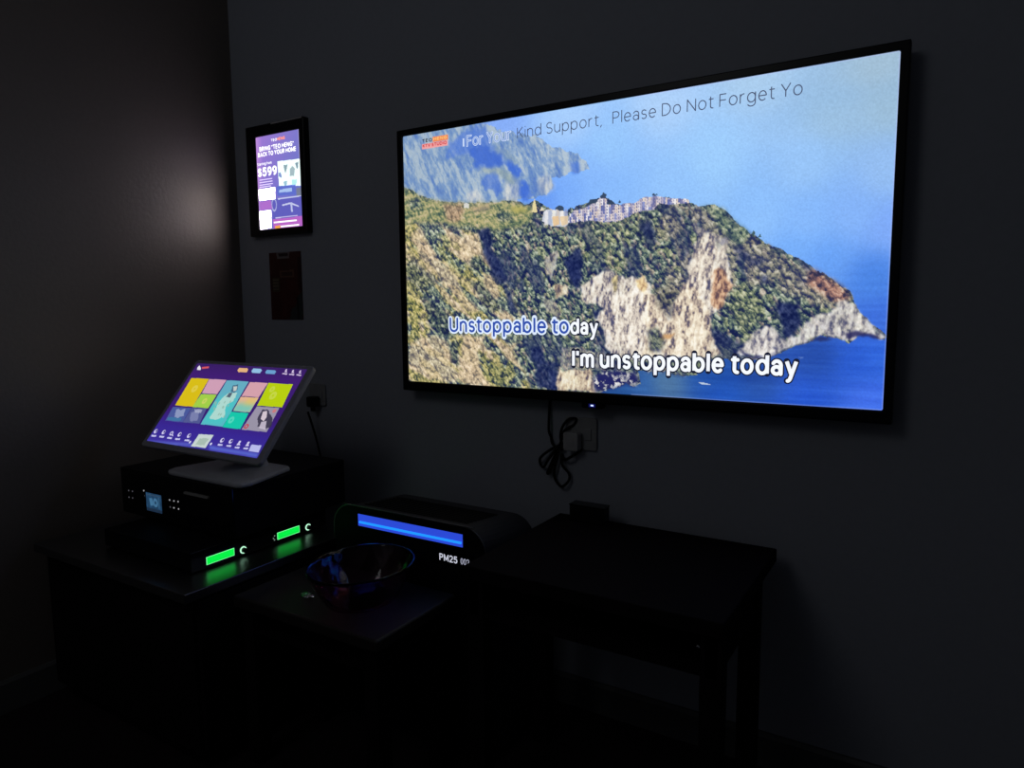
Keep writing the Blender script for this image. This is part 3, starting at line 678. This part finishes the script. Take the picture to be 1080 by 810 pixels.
# audio unit with small blue display, facing -y
UZ = 0.507
AU = thing('audio_unit', 'black box with small blue display and white dot buttons, under the touch monitor', 'audio unit', (0, 0, 0))
obj('body', bx(-.632, -.150, -.496, -.12, UZ, .635), M_dark_metal, AU, bevel=.003)
obj('front_panel', bx(-.634, -.148, -.50, -.496, UZ, .6345), M_gloss, AU, bevel=.001)
for x in (-.60, -.19):
    for y in (-.46, -.16): obj('foot', lathe([(.013, 0), (.013, UZ-CT-.053)], 16), M_black, AU, (x, y, CT+.053))
def lcd():
    c = Canvas(60, 46, 60, 46); X, Y = c.X, c.Y
    c.c[:] = (44, 84, 122); c.c *= (.75+.5*fbm(X*.12, Y*.12, 6)[..., None])
    c.poly([(12,14),(24,12),(28,30),(16,32)], (96,160,206), .8); c.disc(36, 22, 9, 11, (90,150,196), .9, .4); c.poly([(46,8),(52,8),(52,34),(46,34)], (70,120,160), .7)
    for y in (4, 40): c.poly([(3,y),(57,y),(57,y+2),(3,y+2)], (80,104,130), .8)
    c.poly([(0,38),(60,38),(60,46),(0,46)], (30,44,66), .7)
    return c
LC = obj('display_bezel', bx(*(-0.519, -0.4391, -0.502, -0.5, 0.5257, 0.5821)), M_gloss, AU)
lcd().mesh('display', *(-0.513, -0.4421, 0.5287, 0.5791), -.5024, screen_mat('lit blue display', .55), LC)
E_dot = glow('white button light', (150,150,154)); E_dot2 = glow('dim button light', (66,66,72))
for x, z, k in [(-0.5989, 0.5714, 0), (-0.5808, 0.5717, 0), (-0.5995, 0.5524, 0), (-0.5819, 0.5527, 0), (-0.5248, 0.5809, 1), (-0.5206, 0.5671, 0), (-0.4077, 0.5713, 1), (-0.3887, 0.5713, 1), (-0.3704, 0.5722, 1), (-0.4069, 0.5524, 0), (-0.3906, 0.5524, 1), (-0.3702, 0.5524, 1)]:
    obj('button_light', lathe([(.0021, 0), (.0021, .0012)], 10), E_dot if k else E_dot2, AU, (x, -.5, z)).rotation_euler = (math.pi/2, 0, 0)
obj('trim_strip', prism(rrect(-0.3364, -0.2375, 0.5983, 0.6047, .0022, 3), 'y', -.506, -.5), mat('grey handle plastic', (.35, .34, .33), .4), AU, bevel=.0006)

# ------------------------------------------------------------------ touch monitor
MQ = [-0.2879, -0.4987, -0.1543, -0.6961]
MW, MH = .487, 0.2869
MO = thing('touch_monitor', 'tilted touch screen monitor with purple song menu on its stand', 'monitor', (MQ[0], -.40, .6352))
MRoot = Vector((MQ[0], -.40, .6352))
base_pts = [(-.152, -.062), (-.140, -.088), (-.118, -.094), (.140, -.094), (.158, -.086), (.163, -.06), (.118, .10), (.10, .108), (-.11, .108), (-.125, .10)]
obj('stand_base', prism(base_pts, 'z', 0, .013), M_stand, MO, bevel=.005)
PL = bpy.data.objects.new('display_head', None)   # replaced below by the casing mesh as the parent of the picture
bpy.data.objects.remove(PL)
case = prism(rrect(-MW/2, MW/2, 0, MH, .012), 'y', 0.0, .013)
CS = obj('casing', case, M_mon, MO, bevel=.003)
CS.location = Vector((MQ[0], MQ[1], MQ[2]+.86)) - MRoot
CS.rotation_euler = (MQ[3], 0, 0)
obj('rear_cover', prism(rrect(-.13, .13, .06, .21, .02), 'y', .013, .045), M_mon, CS, bevel=.008)
# hinge arm from the foot up to the back of the casing
am = bmesh.new()
ctr = CS.location + Euler((MQ[3], 0, 0)).to_matrix() @ Vector((0, .045, .12))
prism([(.085, .010), (.055, .010), (ctr.y-.012, ctr.z-.008), (ctr.y+.006, ctr.z+.014), (ctr.y+.028, ctr.z-.002)], 'x', -.055, .055, am)
obj('hinge_arm', am, M_stand, MO, bevel=.003)
def menu():
    c = Canvas(1000, 556, 460, 256); X, Y = c.X, c.Y
    c.c = ramp(Y/556, [(0, (58,30,104)), (.15, (66,30,118)), (.6, (58,28,116)), (.8, (58,40,150)), (1, (62,50,160))])
    g = lambda P, h=[1.97301,1.29781,-803.353,-0.0833304,1.45848,-71.1092,0.000221629,0.00030465]: [((h[0]*x+h[1]*y+h[2])/(h[6]*x+h[7]*y+1), (h[3]*x+h[4]*y+h[5])/(h[6]*x+h[7]*y+1)) for x, y in P]
    c.poly(g([(80,498),(330,512),(330,532),(85,512)]), (96,108,210), .8, 0, 0, 3); c.poly(g([(420,525),(700,570),(690,592),(430,548)]), (96,116,220), .85, 0, 0, 3)
    Q = lambda P, col: c.poly(g(P), col)
    Q([(328,152),(425,158),(335,312),(237,303)], (224,196,24)); Q([(427,158),(522,163),(470,242),(385,237)], (214,164,188)); Q([(382,241),(468,245),(420,320),(332,313)], (166,214,76))
    Q([(225,312),(328,318),(278,398),(183,388)], (76,92,160)); Q([(330,318),(412,322),(372,405),(280,398)], (84,92,150))
    Q([(525,165),(645,172),(500,422),(378,408)], (104,178,200)); Q([(652,175),(752,180),(700,260),(605,252)], (220,166,178))
    Q([(602,256),(700,262),(650,343),(558,335)], (222,190,150)); Q([(548,340),(645,347),(598,436),(500,425)], (24,206,176)); Q([(755,180),(890,188),(830,315),(692,305)], (190,214,16)); Q([(690,310),(815,318),(745,452),(605,438)], (158,152,172))
    # tile pictures
    m = inpoly(X, Y, g([(525,165),(645,172),(500,422),(378,408)])); lo = inpoly(X, Y, g([(470,258),(595,262),(500,422),(378,408)]))
    c.put(blur(m & lo, 12)*m, (64,214,206), .7)
    c.poly(g([(560,190),(590,186),(585,215),(565,235),(545,225)]), (70,104,130), .9, 8, .03); c.poly(g([(560,200),(582,198),(576,222),(560,226)]), (214,220,214), .9)
    c.poly(g([(540,232),(580,236),(560,280),(525,300),(505,370),(440,385),(430,372),(480,290),(505,255)]), (190,226,216), .9, 10, .03)
    c.poly(g([(535,235),(555,232),(540,262),(520,258)]), (60,70,96), .8, 5, .04)
    for k in range(14): c.disc(*g([(450+rnd.random()*95, 280+rnd.random()*90)])[0], 6, 9, (150,190,176), .8)
    m2 = inpoly(X, Y, g([(602,256),(700,262),(650,343),(558,335)]))
    c.put(blur(inpoly(X, Y, g([(580,296),(680,302),(650,345),(540,340)])), 10)*m2, (96,206,200), .9); c.put(blur(inpoly(X, Y, g([(600,254),(702,258),(690,280),(590,275)])), 6)*m2, (240,180,150), .8); c.put(blur(inpoly(X, Y, g([(640,268),(700,270),(672,300),(620,296)])), 8)*m2, (232,206,90), .7)
    c.poly(g([(755,330),(775,370),(770,420),(735,435),(715,420),(690,425),(700,360),(720,325)]), (58,54,76), .9, 10, .03)
    c.poly(g([(722,340),(746,335),(745,370),(728,392),(712,378)]), (226,212,222), .95, 5, .03); c.poly(g([(715,395),(745,390),(735,442),(700,430)]), (206,196,214), .9, 6, .03)
    c.disc(*g([(632,420)])[0], 17, 15, (206,54,66), 1, .5); c.disc(*g([(787,335)])[0], 14, 12, (222,120,120), .8)
    c.poly(g([(240,330),(290,325),(285,360),(255,375),(230,370)]), (160,172,206), .8, 12, .03); c.poly(g([(320,345),(370,335),(360,390),(320,390)]), (136,142,186), .8, 12, .03); c.poly(g([(345,325),(390,325),(380,345),(350,345)]), (190,196,216), .7, 8, .04); c.poly(g([(200,370),(270,375),(265,392),(195,386)]), (60,130,170), .7, 8, .03)
    for a, b, r in ((345,212,26),(400,280,20),(775,215,20),(780,250,26),(548,385,22)): c.disc(*g([(a, b)])[0], r, r, (236,222,120) if a < 600 and b < 300 else (214,226,120) if a > 700 else (140,232,212), .55, .3)
    # top row
    c.poly(g([(360,95),(372,82),(380,98),(378,108),(358,108)]), (240,236,246)); c.poly(g([(385,92),(424,88),(424,98),(386,102)]), (222,90,96)); 
    for P, col in (([(592,97),(636,98),(642,106),(634,121),(588,120),(582,110)], (236,184,130)), ([(670,100),(712,102),(718,110),(708,126),(664,124),(660,114)], (150,196,234)), ([(746,108),(790,110),(797,118),(788,131),(740,128),(736,120)], (110,164,214))): c.poly(g(P), col)
    for a, b in ((852,112),(890,116),(930,119)):
        c.disc(*g([(a, b-3)])[0], 7, 7, (220,200,236)); c.poly(g([(a-10,b+9),(a-4,b+2),(a+5,b+3),(a+6,b+10)]), (220,200,236)); c.poly(g([(a-20,b+14),(a+8,b+16),(a+4,b+22),(a-22,b+19)]), (226,206,240))
    # bottom row
    for a, b in ((130,447),(174,452),(217,459),(262,465),(314,472),(498,497),(546,503),(592,512),(640,517)):
        kk = int(a*7) % 4; p0 = g([(a, b)])[0]
        if kk == 0: c.disc(p0[0], p0[1]-6, 9, 8, (218,214,250)); c.poly(g([(a-14,b+12),(a-8,b+2),(a+5,b+3),(a+6,b+14)]), (218,214,250))
        elif kk == 1: c.disc(*p0, 15, 14, (218,214,250), 1, .45); c.disc(p0[0], p0[1], 4, 4, (218,214,250))
        elif kk == 2: c.disc(*p0, 15, 14, (218,214,250)); c.disc(p0[0]+5, p0[1]-3, 8, 8, (58,36,136))
        else: c.disc(*p0, 14, 14, (218,214,250), 1, .5); c.poly(g([(a,b+4),(a+8,b+6),(a+10,b+16),(a+4,b+15)]), (218,214,250))
        c.poly(g([(a-22,b+20),(a+4,b+22),(a,b+31),(a-26,b+29)]), (206,206,246))
    for a, b in ((320,507),(436,517)): c.disc(*g([(a, b)])[0], 8, 8, (226,226,250))
    Q([(370,463),(452,468),(405,540),(325,530)], (206,220,216)); c.poly(g([(375,485),(425,490),(400,525),(350,520)]), (166,190,176), .8, 8, .04)
    Q([(660,521),(716,526),(700,564),(645,556)], (190,192,244))
    return c
menu().mesh('screen', *(-0.2270, 0.2254, 0.0165, 0.2750), -.0008, screen_mat('lit song menu', .92), CS)

# ------------------------------------------------------------------ side table with bowl
TZ = 0.413
ST = thing('side_table', 'low dark table between cabinet and purifier, holding a glass bowl', 'table', (0, 0, 0))
obj('tabletop', bx(-.058, .386, -.578, -.309, TZ-.028, TZ), M_table, ST, bevel=.006, seg=3)
obj('apron', ring(-.04, .37, TZ-.085, TZ-.028, -.02, .35, TZ-.084, TZ-.029, -.56, -.327), M_wood, ST)
for x in (-.045, .335):
    for y in (-.565, -.362): obj('leg', prism([(x, y), (x+.038, y), (x+.038, y+.038), (x, y+.038)], 'z', 0, TZ-.028), M_wood, ST, bevel=.002)

BW = thing('glass_bowl', 'wide plum-tinted glass bowl on the low dark table before the purifier', 'bowl', (.220, -.442, TZ))
def flute(a, r, z): return .010*math.sin(a*22)*math.sin(z*150)*min(1, z/.03)*(z < .085)
obj('bowl_body', lathe([(.0, .004), (.55, .004), (.62, .008), (.68, .016), (.735, .026), (.79, .036), (.84, .047), (.89, .059), (.94, .071), (.98, .081), (1.0, .087), (1.03, .089), (1.04, .086), (1.01, .077), (.97, .066), (.92, .054), (.87, .042), (.81, .029), (.76, .018), (.70, .006), (.60, 0), (.0, 0)], 132, .108, .126, flute), M_glass, BW, smooth=True)

WR = obj('foil_wrapper', bmesh.new(), M_foil)
wb = bmesh.new(); bmesh.ops.create_icosphere(wb, subdivisions=3, radius=1.0)
for v in wb.verts:
    k = .75 + .5*rnd.random(); v.co = Vector((v.co.x*.017*k, v.co.y*.010*k, (v.co.z*.6*k+.6)*.007))
mn = min(v.co.z for v in wb.verts)
for v in wb.verts: v.co.z -= mn
wb.to_mesh(WR.data); wb.free()
WR.location = (.100, -.496, TZ); tag(WR, 'tiny crumpled silver wrapper lying left of the glass bowl', 'wrapper')

# ------------------------------------------------------------------ air purifier
PX0, PX1, PY0, PY1, PTF, PTB = -.014, .461, -.298, -.075, .5735, .548
AP = thing('air_purifier', 'black air purifier with glowing blue bar behind the glass bowl', 'air purifier', ((PX0+PX1)/2, (PY0+PY1)/2, 0))
pc = Vector(((PX0+PX1)/2, (PY0+PY1)/2, 0)); hw = (PX1-PX0)/2
def arch(top, r=.062, n=8, w=hw):
    out = [(-w, .012), (w, .012)]
    for cx, a0 in ((w-r, 0), (-w+r, 90)):
        for k in range(n+1):
            a = math.radians(a0+90*k/n); out.append((cx+r*math.cos(a), top-r+r*math.sin(a)))
    return out
def loft(A, ya, B, yb, bm=None):
    bm = bm or bmesh.new()
    a = [bm.verts.new((p[0], ya, p[1])) for p in A]; b = [bm.verts.new((p[0], yb, p[1])) for p in B]; n = len(A)
    bm.faces.new(a); bm.faces.new(b[::-1])
    for i in range(n): bm.faces.new((a[i], b[i], b[(i+1) % n], a[(i+1) % n]))
    return bm
fy = PY0-pc.y; by = PY1-pc.y
obj('body', loft(arch(PTF-.004), fy+.006, arch(PTB), by), mat('matt dark casing', (.022, .022, .028), .5, spec=.35), AP, smooth=False, bevel=.004)
obj('front_panel', loft(arch(PTF-.002, .06, 8, hw-.002), fy, arch(PTF-.002, .06, 8, hw-.002), fy+.006), mat('satin black panel', (.006, .006, .008), .4, spec=.15), AP)
# thin pale tube standing in for the highlight along the rounded front edge
eb = bmesh.new(); A = arch(PTF, .062)[2:]
obj('rim_highlight', tube([(hw, fy+.001, PTF-.10)] + [(p[0], fy+.001, p[1]) for p in A] + [(-hw, fy+.001, PTF-.10)], .0013, 6, 3), M_grey_metal, AP)
gr = bmesh.new()
for k in range(9):
    t = .16+.07*k; y = fy+.006+(by-fy-.006)*t; z = PTF-.004+(PTB-PTF+.004)*t
    box(gr, -hw+.075, hw-.075, y-.0032, y+.0032, z+.0004, z+.0026)
obj('outlet_grille', gr, M_dark_metal, AP)
obj('base', bx(-hw+.01, hw-.01, fy+.012, by-.01, 0, .012), M_black, AP)
# glowing bar: window with lamp tube near the lower edge
wx0, wx1, wz0, wz1 = (0.0736, 0.399, 0.5234, 0.5544)
WN = obj('light_window', bx(wx0-pc.x, wx1-pc.x, fy-.0012, fy, wz0, wz1), glow('blue window light', (44,74,214), 1.0), AP)
obj('lamp_tube', tube([(wx0-pc.x+.006, fy-.003, wz0+.0105), (wx1-pc.x-.004, fy-.003, wz0+.0105)], .0030, 8, 2), glow('bright blue lamp', (28,138,255), 1.3), WN)
obj('window_frame', ring(wx0-pc.x-.004, wx1-pc.x+.004, wz0-.004, wz1+.003, wx0-pc.x, wx1-pc.x, wz0, wz1, fy-.0018, fy), M_black, WN)
E_pm = glow('white digits', (196,198,214), 1.0)
RO = obj('readout_panel', bx(0.3305-pc.x-.012, 0.4161-pc.x+.012, fy-.0008, fy, 0.4815-.010, 0.4983+.010), M_gloss, AP)
stext('readout', 'PM25', 0.3305-pc.x, 0.3305-pc.x+.052, 0.4815, 0.4983-0.4815, .17, E_pm, RO, y=fy-.0012)
stext('readout_value', '002', 0.3305-pc.x+.061, 0.4161-pc.x, 0.4815+.001, (0.4983-0.4815)*.9, .14, glow('dimmer white digits', (150,152,170)), RO, y=fy-.0012)

# ------------------------------------------------------------------ console table on the right
CZ = 0.542
CO = thing('console_table', 'long black table standing under the television, plain legs', 'table', (.76, -.21, 0))
CX0, CX1, CY0, CY1 = .493-.76, 1.027-.76, -.428+.21, .0+.21
obj('tabletop', bx(CX0, CX1, CY0, CY1, CZ-.03, CZ), M_wood, CO, bevel=.003)
obj('apron', ring(CX0+.012, CX1-.012, CZ-.105, CZ-.03, CX0+.032, CX1-.032, CZ-.1049, CZ-.0301, CY0+.006, CY1-.13), M_wood, CO)
for x in (CX0+.004, CX1-.042):
    for y in (CY0+.006, CY1-.152): obj('leg', prism([(x, y), (x+.038, y), (x+.038, y+.038), (x, y+.038)], 'z', 0, CZ-.03), M_wood, CO, bevel=.002)
sd = lathe([(.0035, 0), (.0035, .002), (.002, .0035)], 14); bmesh.ops.rotate(sd, verts=sd.verts, cent=(0,0,0), matrix=Matrix.Rotation(math.pi/2, 3, 'X'))
obj('chrome_dot', sd, M_chrome, CO, (.9822-.76, CY0+.006, .4889))  # small chrome dot on the apron face

SB = thing('media_box', 'small black box standing at the back of the console table', 'box', (.590, -.03, CZ))
obj('casing', bx(-.046, .046, -.018, .018, .002, .042), M_black, SB, bevel=.002)
obj('lid', bx(-.047, .047, -.019, .019, .040, .0435), M_gloss, SB, bevel=.001)
for x in (-.036, .036): obj('foot', bx(x-.006, x+.006, -.014, .014, 0, .002), M_black, SB)

# ------------------------------------------------------------------ outlets and cables on the wall
def outlet(x, z, w, h, label):
    t = thing('wall_outlet', label, 'outlet', (x, YW, z), (0, 0, 0), 'wall outlets')
    obj('cover_plate', prism(rrect(-w/2, w/2, -h/2, h/2, .006), 'y', -.008, -.0005), M_outlet, t, bevel=.002)
    obj('rocker_switch', bx(w*.12, w*.34, -.011, -.008, -h*.18, h*.18), M_outlet, t, bevel=.001)
    return t
outlet(.531, .745, .088, .084, 'grey wall outlet beside the coiled cable under the television')
outlet(-.427, .790, .072, .072, 'faint grey wall outlet right of the tilted touch monitor')
PG = thing('power_plug', 'pale square plug in the outlet under the television', 'plug', (.515, YW-.0115, .727))
obj('plug_body', prism(rrect(-.021, .021, -.024, .024, .007), 'y', -.026, 0), M_plug, PG, bevel=.003)
obj('plug_fuse_cover', bx(-.009, .009, -.0275, -.026, -.004, .010), M_plug, PG)
PG2 = thing('power_plug', 'black plug in the outlet right of the touch monitor', 'plug', (-.427, YW-.0115, .772))
obj('plug_body', prism(rrect(-.016, .016, -.020, .014, .006), 'y', -.030, 0), M_black, PG2, bevel=.003)
obj('plug_neck', bx(-.005, .005, -.022, -.010, -.034, -.020), M_black, PG2)
yc = YW-.0036
cab = [(x, yc - .010*(i % 3)/2 - dy, z+.86) for i, (x, z, dy) in enumerate([(0.4399, -0.0275, 0), (0.4397, -0.058, 0), (0.4405, -0.1105, 0), (0.4418, -0.1328, 0), (0.454, -0.1499, 0.006), (0.481, -0.1594, 0), (0.472, -0.128, 0.004), (0.4832, -0.0989, 0.008), (0.5009, -0.0783, 0.002), (0.5184, -0.0769, 0.006), (0.5119, -0.0925, 0), (0.4877, -0.1105, 0.004), (0.472, -0.1481, 0.008), (0.4448, -0.1638, 0.002), (0.4195, -0.1861, 0.006), (0.4087, -0.2079, 0), (0.424, -0.2136, 0.004), (0.4448, -0.1875, 0.008), (0.4675, -0.1526, 0.002), (0.4447, -0.2203, 0.006), (0.4364, -0.2254, 0), (0.4516, -0.1868, 0.004), (0.472, -0.1522, 0.008), (0.4606, -0.2021, 0.002), (0.4547, -0.2355, 0.006), (0.4651, -0.2547, 0), (0.4831, -0.2577, 0.004), (0.4987, -0.2403, 0.008), (0.4978, -0.2221, 0.002), (0.4831, -0.1996, 0.006), (0.4742, -0.1762, 0), (0.4854, -0.1872, 0.004), (0.5076, -0.1767, 0.008), (0.5251, -0.1629, 0.002), (0.5359, -0.1546, 0.006)])]
C1 = obj('power_cable', tube(cab, .0036, 8, 8), M_cable, smooth=True); tag(C1, 'black cable looped in a bundle on the wall under the television', 'cable')
c2 = [(x, y, z) for x, y, z in ((-.427, .0, .738), (-.425, .012, .70), (-.418, .030, .62), (-.410, .036, .54), (-.412, .024, .47), (-.43, .0, .4522), (-.50, -.02, .4522), (-.56, -.05, .4522))]
C2 = obj('power_cable', tube(c2, .0034, 8, 8), M_cable, smooth=True); tag(C2, 'black cable hanging from the outlet right of the touch monitor', 'cable')

# ------------------------------------------------------------------ world, camera, colour management
LD = bpy.data.lights.new('dim_ceiling_lamp', 'POINT'); LO = bpy.data.objects.new('dim_ceiling_lamp', LD); COL.objects.link(LO)
LD.energy = 4.6; LD.color = (0.93, 0.97, 1.0); LD.shadow_soft_size = 0.4; LO.location = (0.15, -2.2, 2.35)
W = bpy.data.worlds.new('room'); scene.world = W; W.use_nodes = True
W.node_tree.nodes['Background'].inputs['Color'].default_value = (0.02, 0.02, 0.022, 1)
W.node_tree.nodes['Background'].inputs['Strength'].default_value = 1.0

cam = bpy.data.cameras.new('camera'); co = bpy.data.objects.new('camera', cam); COL.objects.link(co)
cam.sensor_fit = 'HORIZONTAL'; cam.sensor_width = 36.0; cam.lens = 740.368*36.0/1080.0; cam.clip_start = 0.02
co.location = (1.3172, -1.5642, 1.0736); co.rotation_euler = (1.45982, 0.00883, 0.55263)
scene.camera = co
scene.cycles.use_denoising = True
scene.cycles.max_bounces = 10; scene.cycles.diffuse_bounces = 6
scene.cycles.sample_clamp_indirect = 3.0
vs = scene.view_settings
vs.view_transform = 'Standard'; vs.look = 'None'; vs.gamma = 1.0; vs.exposure = 0.0; vs.use_curve_mapping = False
